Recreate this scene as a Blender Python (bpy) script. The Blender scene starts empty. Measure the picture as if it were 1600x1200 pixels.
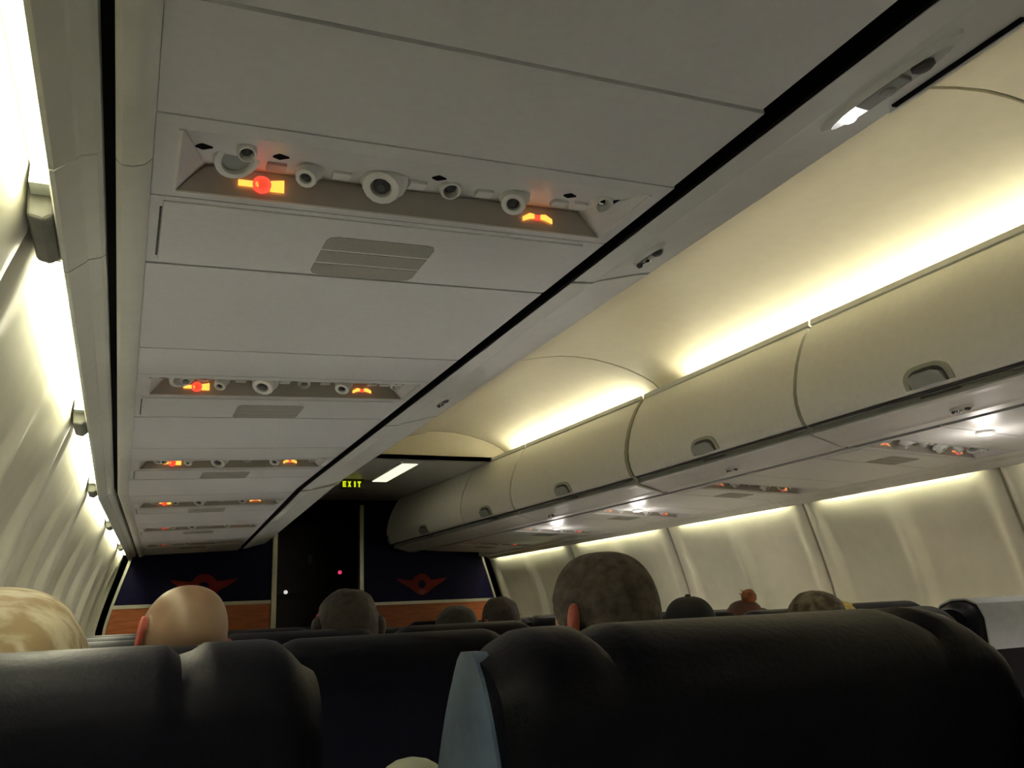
import bpy, bmesh, math, random
from mathutils import Vector, Matrix, noise
random.seed(7)
C = bpy.context.scene
COL = C.collection

# ------------------------------------------------------------------ camera
# lengths in metres; the camera sits at the origin of the plan, FZ above the floor
FZ = 1.17
XC = 1.485                     # centre line of the cabin
cam_d = bpy.data.cameras.new('camera'); cam = bpy.data.objects.new('camera', cam_d); COL.objects.link(cam)
right = Vector((0.912514, -0.406521, -0.045374))
down = Vector((0.065397, 0.254489, -0.964862))
fwd = Vector((0.403784, 0.877483, 0.258810))
m = Matrix((right, -down, -fwd)).transposed().to_4x4()
cam.matrix_world = m
cam_d.sensor_width = 36.0
cam_d.lens = 1327.5 / 1600 * 36.0
cam_d.clip_start = 0.02
C.camera = cam
# ------------------------------------------------------------------ world, exposure
w = bpy.data.worlds.new('world'); C.world = w; w.use_nodes = True
w.node_tree.nodes['Background'].inputs[0].default_value = (0.02, 0.022, 0.03, 1)
w.node_tree.nodes['Background'].inputs[1].default_value = 0.3
C.view_settings.view_transform = 'Standard'
C.view_settings.look = 'None'
C.view_settings.gamma = 1
C.view_settings.use_curve_mapping = False
C.view_settings.exposure = 0.27
COVE_POWER = 12.0
SIDE_POWER = 34.0
READ_POWER = 0.8
SPOT_L = 104.0
SPOT_R = 170.0

# ------------------------------------------------------------------ materials
MATS = {}
def mat(name, col, rough=0.5, metal=0.0, emit=0.0, noise_amt=0.06, scale=30, bump=0.0, col2=None, lo=0.35, hi=0.65, spec=0.5, stretch=None, ecol=None):
    if name in MATS: return MATS[name]
    M = bpy.data.materials.new(name); M.use_nodes = True
    nt = M.node_tree; b = nt.nodes['Principled BSDF']
    b.inputs['Roughness'].default_value = rough
    b.inputs['Metallic'].default_value = metal
    b.inputs['Specular IOR Level'].default_value = spec
    tc = nt.nodes.new('ShaderNodeTexCoord'); nz = nt.nodes.new('ShaderNodeTexNoise')
    mp = nt.nodes.new('ShaderNodeMapping')
    if stretch: mp.inputs['Scale'].default_value = stretch
    nt.links.new(tc.outputs['Object'], mp.inputs[0]); nt.links.new(mp.outputs[0], nz.inputs['Vector'])
    nz.inputs['Scale'].default_value = scale; nz.inputs['Detail'].default_value = 5
    rp = nt.nodes.new('ShaderNodeValToRGB')
    c1 = col; c2 = col2 or tuple(min(1, c * (1 + noise_amt)) for c in col)
    if not col2: c1 = tuple(c * (1 - noise_amt) for c in col)
    rp.color_ramp.elements[0].position = lo; rp.color_ramp.elements[1].position = hi
    rp.color_ramp.elements[0].color = (*c1, 1); rp.color_ramp.elements[1].color = (*c2, 1)
    nt.links.new(nz.outputs['Fac'], rp.inputs[0]); nt.links.new(rp.outputs[0], b.inputs['Base Color'])
    if bump:
        bp = nt.nodes.new('ShaderNodeBump'); bp.inputs['Strength'].default_value = bump; bp.inputs['Distance'].default_value = 0.002
        nt.links.new(nz.outputs['Fac'], bp.inputs['Height']); nt.links.new(bp.outputs[0], b.inputs['Normal'])
    if emit:
        b.inputs['Emission Color'].default_value = (*(ecol or col), 1); b.inputs['Emission Strength'].default_value = emit
    MATS[name] = M
    return M
PLAST = mat('cream_plastic', (0.72, 0.72, 0.64), 0.42, noise_amt=0.02, scale=60, bump=0.05)
PSUM = mat('grey_panel', (0.72, 0.72, 0.69), 0.35, noise_amt=0.02, scale=90, bump=0.06)
RAILM = mat('rail_plastic', (0.74, 0.75, 0.64), 0.35, noise_amt=0.02)
RIMM = mat('rim_plastic', (0.78, 0.79, 0.72), 0.4, noise_amt=0.02)
DOORM = mat('bin_door_plastic', (0.84, 0.84, 0.76), 0.45, noise_amt=0.02, scale=40)
CEILM = mat('ceiling_plastic', (0.64, 0.59, 0.44), 0.55, noise_amt=0.02, scale=20)
CEIL2 = mat('vestibule_ceiling_plastic', (0.75, 0.73, 0.66), 0.4, noise_amt=0.03)
WALLM = mat('sidewall_plastic', (0.70, 0.68, 0.55), 0.45, noise_amt=0.03, scale=14)
SIGNP = mat('smoked_sign_panel', (0.42, 0.39, 0.33), 0.3, noise_amt=0.03)
GRILL = mat('grille_fabric', (0.34, 0.33, 0.28), 0.8, noise_amt=0.15, scale=500)
BLACK = mat('black_gap_seal', (0.003, 0.003, 0.003), 0.8, spec=0.1)
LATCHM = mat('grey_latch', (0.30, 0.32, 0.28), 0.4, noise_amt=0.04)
DARKP = mat('dark_recess', (0.05, 0.05, 0.045), 0.5)
SEAL = mat('joint_seal', (0.35, 0.34, 0.24), 0.6)
WHITEP = mat('white_knob', (0.78, 0.78, 0.72), 0.3, noise_amt=0.02)
CHROME = mat('chrome', (0.7, 0.7, 0.7), 0.18, metal=1.0, noise_amt=0.02)
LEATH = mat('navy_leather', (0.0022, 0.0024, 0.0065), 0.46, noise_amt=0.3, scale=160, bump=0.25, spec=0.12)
LEATHS = mat('lit_side_leather', (0.085, 0.125, 0.21), 0.5, noise_amt=0.25, scale=25, bump=0.15)  # navy leather with the light on the seat side mixed into the colour
THREAD = mat('blue_stitching', (0.07, 0.11, 0.62), 0.6)
SEATP = mat('seat_shell_plastic', (0.03, 0.03, 0.035), 0.5)
CARPET = mat('carpet', (0.015, 0.018, 0.04), 0.95, noise_amt=0.5, scale=300)
NAVY = mat('navy_laminate', (0.005, 0.004, 0.026), 0.5, noise_amt=0.15, spec=0.12)
ORANGE = mat('orange_wood_laminate', (0.36, 0.095, 0.018), 0.45, noise_amt=0.2, scale=8, stretch=(1, 1, 8))
REDM = mat('red_emblem', (0.17, 0.010, 0.006), 0.5, spec=.2)
TRIMM = mat('aluminium_trim', (0.5, 0.48, 0.38), 0.35, metal=0.5, noise_amt=0.05)
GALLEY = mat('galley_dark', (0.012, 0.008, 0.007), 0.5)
FL_SIDE = mat('sidewall_tube_glow', (1, 1, 1), 0.4, emit=SIDE_POWER, ecol=(1.0, 0.96, 0.76))
FL_DIM = mat('cove_tube_dim_glow', (1, 1, 1), 0.4, emit=COVE_POWER*.22, ecol=(1.0, 0.92, 0.70))
FL_COVE = mat('cove_tube_glow', (1, 1, 1), 0.4, emit=COVE_POWER, ecol=(1.0, 0.94, 0.74))
G_OR = mat('sign_orange', (1, .5, .1), emit=1.7, ecol=(1.0, 0.36, 0.05))
G_RED = mat('sign_red', (1, .1, .05), emit=1.0, ecol=(1.0, 0.07, 0.04))
D_OR = mat('sign_dim_orange', (1, .5, .1), emit=.45, ecol=(1.0, 0.40, 0.15))
D_RED = mat('sign_dim_pink', (1, .1, .05), emit=.5, ecol=(1.0, 0.16, 0.12))
G_EXIT = mat('exit_green', (.6, .8, .0), emit=0.75, ecol=(0.72, 0.85, 0.01))
G_LENS = mat('reading_lens_glow', (1, 1, 1), emit=9.0, ecol=(0.95, 0.93, 1.0))
G_PANEL = mat('ceiling_lamp_glow', (1, 1, 1), emit=0.95, ecol=(1.0, 0.92, 0.68))
G_PINK = mat('galley_red_led', (1, .1, .2), emit=0.8, ecol=(0.8, 0.05, 0.15))
G_WHITE = mat('galley_white_led', (1, 1, 1), emit=0.8, ecol=(0.7, 0.7, 0.65))

# ------------------------------------------------------------------ helpers
class MB:
    def __init__(s): s.v = []; s.f = []
    def face(s, pts):
        n = len(s.v); s.v += [tuple(p) for p in pts]; s.f.append(list(range(n, n + len(pts))))
    def box(s, a, b):
        x0, y0, z0 = a; x1, y1, z1 = b; n = len(s.v)
        s.v += [(x0,y0,z0),(x1,y0,z0),(x1,y1,z0),(x0,y1,z0),(x0,y0,z1),(x1,y0,z1),(x1,y1,z1),(x0,y1,z1)]
        s.f += [[n+i for i in q] for q in ((0,3,2,1),(4,5,6,7),(0,1,5,4),(1,2,6,5),(2,3,7,6),(3,0,4,7))]
        return s
    def rings(s, rings, close=True, caps=True):
        n = len(s.v); k = len(rings[0])
        for r in rings: s.v += [tuple(p) for p in r]
        for i in range(len(rings) - 1):
            for j in range(k if close else k - 1):
                a = n + i*k + j; b = n + i*k + (j+1) % k
                s.f.append([a, b, b + k, a + k])
        if caps:
            s.f.append([n + j for j in range(k)][::-1]); s.f.append([n + (len(rings)-1)*k + j for j in range(k)])
        return s
    def prism(s, poly, fn):
        """poly: outline points; fn(p, t) -> xyz for t = 0, 1"""
        return s.rings([[fn(p, 0) for p in poly], [fn(p, 1) for p in poly]])
    def lathe(s, prof, c, axis=(0,0,1), n=16, caps=True):
        ax = Vector(axis).normalized(); u = ax.orthogonal().normalized(); v = ax.cross(u); c = Vector(c)
        R = []
        for r, h in prof:
            R.append([c + ax*h + (u*math.cos(2*math.pi*i/n) + v*math.sin(2*math.pi*i/n))*r for i in range(n)])
        return s.rings(R, True, caps)
    def build(s, name, material, parent=None, smooth=False, bevel=0.0, seg=2):
        me = bpy.data.meshes.new(name); me.from_pydata(s.v, [], s.f)
        bm = bmesh.new(); bm.from_mesh(me)
        bmesh.ops.remove_doubles(bm, verts=bm.verts, dist=1e-6)
        bmesh.ops.recalc_face_normals(bm, faces=bm.faces)
        if bevel:
            es = [e for e in bm.edges if len(e.link_faces) == 2 and e.calc_face_angle(0) > 0.6]
            bmesh.ops.bevel(bm, geom=es, offset=bevel, segments=seg, profile=0.6, affect='EDGES', clamp_overlap=True)
        if smooth:
            for f in bm.faces: f.smooth = True
            for e in bm.edges:
                if len(e.link_faces) == 2 and e.calc_face_angle(0) > 0.7: e.smooth = False
        bm.to_mesh(me); bm.free()
        me.materials.append(material)
        o = bpy.data.objects.new(name, me); COL.objects.link(o)
        if parent: o.parent = parent
        return o
def tag(o, label, cat, group=None):
    o['label'] = label; o['category'] = cat
    if group: o['group'] = group
    return o
def thing(name, label, cat, loc=(0,0,0), group=None):
    o = bpy.data.objects.new(name, None); COL.objects.link(o); o.location = loc
    o.empty_display_size = 0.1
    return tag(o, label, cat, group)
def struct(o): o['kind'] = 'structure'; return o
def tap(y): return 0.042 * max(0.0, y - 3.40)
def PX(s, d, y): return XC + s * (d - tap(y))      # s: -1 left of the cabin, +1 right
def spans(y0, y1, extra=(3.40,)):
    ys = [y0] + [e for e in extra if y0 + 0.01 < e < y1 - 0.01] + [y1]
    return ys
def sweep(mb, s, prof, y0, y1, org=(0,0,0), n=0):
    ys = spans(y0, y1)
    if n: ys = sorted(set(ys + [y0 + (y1-y0)*i/n for i in range(1, n)]))
    return mb.rings([[(PX(s, d, y) - org[0], y - org[1], z - org[2]) for d, z in prof] for y in ys])
side_word = {-1: 'left', 1: 'right'}
Y_A, Y_B = -2.9, 6.5           # length of the left row; right row ends at 7.05
YEND = {-1: 6.42, 1: 7.0}

# ------------------------------------------------------------------ structure: floor, sidewalls, ceiling
fl = MB().box((XC-1.75, -3.0, -FZ-0.05), (XC+1.75, 9.2, -FZ)).build('floor', CARPET); struct(fl)
WP = [(1.608,0.60),(1.612,0.52),(1.620,0.47),(1.640,0.41),(1.665,0.33),(1.690,0.25),(1.720,0.15),(1.740,0.07),(1.755,0.0),(1.765,-0.15),(1.767,-0.35),(1.765,-0.5),(1.74,-0.75),(1.69,-1.0),(1.64,-1.17)]
def wall_d(z):
    for (d0,z0),(d1,z1) in zip(WP, WP[1:]):
        if z1 <= z <= z0: return d0 + (d1-d0)*(z0-z)/(z0-z1)
    return WP[0][0] if z > 0.6 else WP[-1][0]
GAPS = [-2.24, -1.13, 0.0, 1.13, 2.24, 3.33, 4.47, 5.67]      # panel joints and breaks between the tubes
def sm(t): t = max(0, min(1, t)); return t*t*(3-2*t)
def reveal(u, L):
    """outboard dip of the two window bays of one sidewall panel; u along the panel"""
    r = 0
    for c in (0.27*L, 0.73*L):
        hw = 0.185*L
        r = max(r, sm((hw + 0.035 - abs(u - c)) / 0.04))
    return r
for s in (-1, 1):
    root = bpy.data.objects.new('wall_' + side_word[s], None); COL.objects.link(root); struct(root)
    js = GAPS + [YEND[s] + 0.10]
    js = [-3.0] + js
    for a, b in zip(js, js[1:]):
        mb = MB(); L = b - a - 0.012; y0 = a + 0.006
        ny = 44
        zs = [0.60,0.55,0.52,0.49,0.47,0.45,0.42,0.39,0.36,0.33,0.29,0.24,0.18,0.12,0.06,0.0,-0.08,-0.2,-0.35,-0.5,-0.75,-1.0,-1.17]
        rr = []
        for i in range(ny + 1):
            u = L*i/ny; y = y0 + u; ring = []
            ed = 0.012*(1 - sm(min(u, L-u)/0.03))*1.0      # rounded panel edge turns back
            for z in zs:
                k = reveal(u, L)*sm((0.47 - z)/0.30)*sm((z+0.72)/0.12)
                ring.append((PX(s, wall_d(z) + 0.028*k + ed - 0.002, y), y, z))
            for z in reversed(zs):
                ring.append((PX(s, wall_d(z) + 0.05, y), y, z))
            rr.append(ring)
        mb.rings(rr)
        o = mb.build('sidewall_panel', WALLM, root, smooth=True)
    # dark backing in the joints
    mb = MB(); sweep(mb, s, [(d+0.052, z) for d, z in WP] + [(d+0.10, z) for d, z in reversed(WP)], -3.0, YEND[s]+0.1)
    mb.build('joint_backing', SEAL, root)
    # windows with lowered shades
    n = 0
    for a, b in zip(js, js[1:]):
        L = b - a
        for c in (0.27, 0.73):
            yc = a + c*L
            if yc < 0.2 or yc > YEND[s] - 0.2: continue
            wr = MB(); pane = MB(); n += 1
            pts = []
            for i in range(24):
                t = 2*math.pi*i/24; cx = abs(math.cos(t))**0.5*math.copysign(1, math.cos(t)); sy = abs(math.sin(t))**0.5*math.copysign(1, math.sin(t))
                pts.append((0.125*cx, 0.17*sy))
            R = []
            for k, off in ((1.0, 0.000), (1.0, -0.012), (0.86, -0.010), (0.86, 0.004)):
                R.append([(PX(s, wall_d(-0.38+pz*k)+0.024+off, yc), yc+py*k, -0.38+pz*k) for py, pz in pts])
            wr.rings(R + [R[0]], True, False)
            wo = wr.build('window_%d' % (n if s < 0 else n+20), PLAST, None, smooth=True); struct(wo)
            for p in pane_pts if False else [0]:
                A = [(PX(s, wall_d(-0.38+pz*.87)+0.020, yc), yc+py*.87, -0.38+pz*.87) for py, pz in pts]
                B = [(x + s*0.006, y, z) for x, y, z in A]
                pane.rings([A, B]); pane.build('window_shade', WHITEP, wo)

# cabin ceiling: three domed panels, lobed either side of the centre line
CP = [(0.0,1.098),(0.10,1.105),(0.22,1.132),(0.32,1.147),(0.40,1.150),(0.50,1.146),(0.60,1.130),(0.69,1.108),(0.77,1.080),(0.83,1.050),(0.865,1.020),(0.885,0.985),(0.89,0.93)]
ceil = bpy.data.objects.new('ceiling', None); COL.objects.link(ceil); struct(ceil)
def ceil_ring(y, lift=0):
    t = tap(y)
    L = [(XC - (d - t if d > 0.3 else d), y, z + lift) for d, z in reversed(CP)] + [(XC + (d - t if d > 0.3 else d), y, z + lift) for d, z in CP[1:]]
    return L
for a, b in ((-3.0, -0.9), (-0.9, 1.14), (1.14, 3.37), (3.37, 5.10)):
    mb = MB(); rr = []
    for y in [a+0.006] + [q for q in (3.42,) if a < q < b] + [b-0.006]:
        L = ceil_ring(y); U = ceil_ring(y, 0.02)
        rr.append(L + list(reversed(U)))
    mb.rings(rr).build('ceiling_panel', CEILM, ceil, smooth=True)
mb = MB(); mb.rings([ceil_ring(y, 0.008) + list(reversed(ceil_ring(y, 0.03))) for y in (-3.0, 3.4, 5.1)])
mb.build('joint_backing', SEAL, ceil, smooth=True)
# end soffit and lower flat ceiling of the front part
mb = MB(); r = ceil_ring(5.10); n0 = [(x, y, z) for x, y, z in r if z > 0.97]
poly = n0 + [(n0[-1][0], 5.10, 0.965), (n0[0][0], 5.10, 0.965)]
mb.rings([[(x, 5.10, z) for x, y, z in poly], [(x, 5.13, z) for x, y, z in poly]])
mb.build('end_soffit', CEILM, ceil)
mb = MB().box((XC-0.95, 5.10, 0.965), (XC+0.95, 7.06, 0.99)); mb.build('flat_ceiling_panel', CEIL2, ceil)
mb = MB().box((XC-1.9, -3.0, 1.22), (XC+1.9, 9.2, 1.26)); mb.build('upper_skin', GALLEY, ceil)
# rear wall behind the camera, far front wall
struct(MB().box((XC-1.9, -3.05, -FZ), (XC+1.9, -3.0, 1.22)).build('wall_rear', PLAST))
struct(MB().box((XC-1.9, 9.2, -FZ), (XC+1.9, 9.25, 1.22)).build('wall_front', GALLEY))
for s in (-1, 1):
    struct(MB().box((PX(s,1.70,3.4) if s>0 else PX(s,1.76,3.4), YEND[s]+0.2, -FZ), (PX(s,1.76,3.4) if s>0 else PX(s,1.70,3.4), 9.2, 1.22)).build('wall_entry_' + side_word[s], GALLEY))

# ------------------------------------------------------------------ overhead bins
BODY = [(.678,.580),(.700,.577),(.687,.556),(.698,.547),(.719,.543),(.800,.521),(.810,.516),(.849,.512),(.849,.53),(.849,.60),(1.50,.60),(1.60,.70),(1.58,.90),(1.3,1.02),(.95,1.03),(.90,.96),(.80,.952),(.775,.962),(.768,.985),(.757,.985),(.752,.965),(.765,.958),(.79,.93),(.79,.62),(.70,.60)]
DOOR = [(.752,.957),(.720,.915),(.690,.862),(.665,.805),(.650,.755),(.640,.700),(.640,.660),(.648,.618),(.660,.590),(.668,.584),(.690,.588),(.684,.63),(.672,.68),(.685,.77),(.72,.86),(.76,.93),(.772,.952)]
def door_d(z):
    P = DOOR[:10]
    for (d0,z0),(d1,z1) in zip(P, P[1:]):
        if z1 <= z <= z0: return d0 + (d1-d0)*(z0-z)/(z0-z1)
    return .66
SEGS = {1: [(-2.25,-1.16),(-1.15,-0.02),(-0.01,1.10),(1.11,2.23),(2.24,3.355),(3.385,4.60),(4.61,5.35),(5.36,6.93)],
        -1: [(-2.25,-1.16),(-1.15,-0.02),(-0.01,1.125),(1.135,2.23),(2.24,3.46),(3.485,4.60),(4.61,5.35),(5.36,6.36)]}
LATCH = {1: [-1.7,-0.6,0.55,1.70,2.79,4.0,4.98,6.08], -1: [-1.7,-0.6,0.50,1.70,2.86,4.0,4.98,5.9]}
bin_where = {1: ['behind the camera row, right side','second from the rear, right side','nearest on the right, above the frame edge','large nearest cream bin on the right with its latch at the frame edge','second cream bin on the right, aft of the thick joint','third cream bin on the right, just beyond the thick joint','short fourth cream bin on the right','last cream bin on the right with rounded front end'],
             -1: ['rearmost, left side','second from the rear, left side','nearest above the left seats, dark slot','second above the left seats','third above the left seats up to the bend','fourth above the left seats, past the bend','fifth above the left seats','last above the left seats, rounded front end']}
for s in (-1, 1):
    for i, (a, b) in enumerate(SEGS[s]):
        yl = LATCH[s][i]
        org = (PX(s, .7, a), a, .55)
        t = thing('overhead_bin', ('overhead bin, ' + bin_where[s][i]), 'luggage bin', org, 'overhead bins on the %s' % side_word[s])
        last = i == len(SEGS[s]) - 1
        mb = MB(); 
        if last:
            e = YEND[s]
            cx = 1.15; cz = .74
            rr = []
            for y, k in ((a,1),(3.40,1),(b-.10,1),(b-.02,.985),(e-.07,.965),(e-.03,.93),(e,.84)):
                if y < a: continue
                rr.append([(PX(s, cx+(d-cx)*k, y)-org[0], y-org[1], cz+(z-cz)*k-org[2]) for d, z in BODY])
            mb.rings(rr)
            # rounded end cap that closes the door opening
            ec = MB(); EC = DOOR[:10] + [(.79,.60),(.80,.94)]
            rr = []
            for y, k in ((b-.05,1),(b-.01,1),(e-.06,.975),(e-.02,.93),(e+.004,.85)):
                rr.append([(PX(s, cx+(d-cx)*k, y)-org[0], y-org[1], cz+(z-cz)*k-org[2]) for d, z in EC])
            ec.rings(rr); ec.build('end_cap', RIMM, t, smooth=True)
            lk = MB(); lk.lathe([(.012,-.004),(.012,.004),(.006,.006)], (PX(s,.642,e-.10)-org[0], e-.10-org[1], .64-org[2]), (-s,0,0), 10); lk.build('lock_button', DARKP, t)
        else: sweep(mb, s, BODY, a, b, org)
        mb.build('bin_shell', RIMM, t, smooth=False)
        db = b - .07 if last else b
        # door with a scooped notch round the latch
        mb = MB(); sweep(mb, s, DOOR, a+.004, db-.004, org)
        mb.build('door', DOORM, t, smooth=True)
        # latch: raised surround, dark mouth, grey paddle
        hw = .085; P = []
        for k in range(13):
            ang = math.pi*k/12; P.append((yl + hw*math.copysign(abs(math.cos(ang))**.6, math.cos(ang)), .592 + .062*abs(math.sin(ang))**.7))
        def latch_piece(sc, oo, oi, nm, mt, z0=.592, top=None):
            m_ = MB(); pts = [(yl+(y-yl)*sc, z0+(z-.592)*sc) for y, z in P]
            A = [(PX(s, door_d(z)-oo, y)-org[0], y-org[1], z-org[2]) for y, z in pts]
            B = [(PX(s, door_d(z)+oi, y)-org[0], y-org[1], z-org[2]) for y, z in pts]
            m_.rings([A, B]); return m_.build(nm, mt, t, smooth=False)
        latch_piece(1.0, .006, .01, 'latch_surround', mat('latch_surround', (.42,.43,.33), .45))
        latch_piece(.80, .0075, .0, 'latch_mouth', DARKP)
        m_ = MB(); A=[]; 
        for (y, z) in [(yl-.060,.590),(yl+.060,.590),(yl+.058,.618),(yl+.03,.628),(yl-.03,.628),(yl-.058,.618)]: A.append((y, z))
        m_.rings([[(PX(s, door_d(z)-.012-(.010 if z>.6 else 0), y)-org[0], y-org[1], z-org[2]) for y, z in A],
                  [(PX(s, door_d(z)+.0, y)-org[0], y-org[1], z-org[2]) for y, z in A]])
        m_.build('latch_paddle', LATCHM, t, bevel=.002)
        # slot in the rim under the latch, and dark shut line
        m_ = MB(); m_.box((min(PX(s,.6905,yl),PX(s,.699,yl))-org[0], yl-.07-org[1], .560-org[2]), (max(PX(s,.6905,yl),PX(s,.699,yl))-org[0], yl+.07-org[1], .572-org[2]))
        m_.build('rim_slot', DARKP, t)
        m_ = MB(); sweep(m_, s, [(.697,.5755),(.685,.557),(.689,.553),(.701,.572)], a+.002, db-.002, org); m_.build('rim_shade_strip', LATCHM, t)  # grey strip that puts the shade of the rim face into colour
        if s < 0 and i == 2:
            m_ = MB(); sweep(m_, s, [(.704,.5425),(.711,.542),(.711,.546),(.704,.549)], .44, .60, org); m_.build('handle_slot', BLACK, t)
            m_ = MB(); sweep(m_, s, [(.697,.543),(.7035,.541),(.7035,.546),(.697,.551)], .43, .61, org); m_.build('handle_lip', WHITEP, t)
        m_ = MB(); sweep(m_, s, [(.674,.577),(.69,.577),(.69,.585),(.676,.584)], a+.003, db-.003, org); m_.build('shut_line', DARKP, t)
    # thick joint cover between bins
    for yj in ([3.37] if s > 0 else [3.472]):
        mb = MB(); o_ = .006
        prof = [(d-o_*.6, z) for d, z in DOOR[:10]] + [(.685,.576-.004),(.686,.553),(.70,.541),(.76,.525),(.846,.508),(.850,.52),(.80,.56),(.72,.60),(.70,.70),(.78,.94)]
        mb.rings([[(PX(s, d, y), y, z) for d, z in prof] for y in (yj-.013, yj+.013)])
        tag(mb.build('bin_joint_strip', SEAL, None, smooth=False), 'beige rubber joint strip between the %s' % ('third and fourth latches on the right bins' if s > 0 else 'left bins at the ceiling bend'), 'joint strip')
    # handrail light fixture / speaker on the rim underside
for s, ys in ((-1, (0.555, 1.02, 1.98)), (1, (1.70, 2.78, 4.36))):
    for k, y in enumerate(ys):
        big = (s < 0 and k == 0)
        t = thing('aisle_light', ['lit oval aisle light on the bin rim at upper right','small clear aisle fitting on the left bin rim before the second panel','tiny aisle fitting on the left bin rim farther forward','row lamp cluster on the right bin rim near the frame edge','row lamp cluster under the second right latch','dark row lamp cluster under the third right latch'][k + (0 if s < 0 else 3)],
                  'light', (PX(s,.772,y), y, .5285), 'lamp fittings on the bin rims')
        L = .095 if big else .042; W = .020 if big else .013
        nrm = Vector((s*-.25, 0, -1)).normalized()
        mb = MB(); R = []
        for k2, h in ((1.0,.004),(1.0,-.004),(.86,-.008),(.78,-.004),(.6,-.002)):
            R.append([Vector((W*k2*math.cos(a_)*s, L*(k2 if k2<.9 else 1)*math.sin(a_), -W*k2*math.cos(a_)*-.258*-1)) + nrm*-h*1.0 for a_ in [2*math.pi*q/24 for q in range(24)]])
        mb.rings(R).build('bezel', WHITEP, t, smooth=True)
        def spot(y_, r_, mt, nm):
            m_ = MB(); c_ = Vector((0, y_, 0)) + nrm*.006
            m_.lathe([(r_,0),(r_,.004),(r_*.6,.007)], c_, nrm, 12); m_.build(nm, mt, t, smooth=True)
        if big:
            spot(.055, .009, G_LENS, 'lit_lens'); spot(-.045, .012, DARKP, 'dark_lens'); spot(.0, .010, LATCHM, 'button')
            m_ = MB(); c_ = nrm*.004
            m_.box((-.010,-.025,-.010),(.010,.035,-.004)); m_.build('centre_bar', LATCHM, t, bevel=.002)
        else:
            spot(-.02, .009, DARKP, 'dark_lens'); spot(.012, .009, CHROME, 'clear_lens'); spot(.03, .005, DARKP, 'button')

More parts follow.
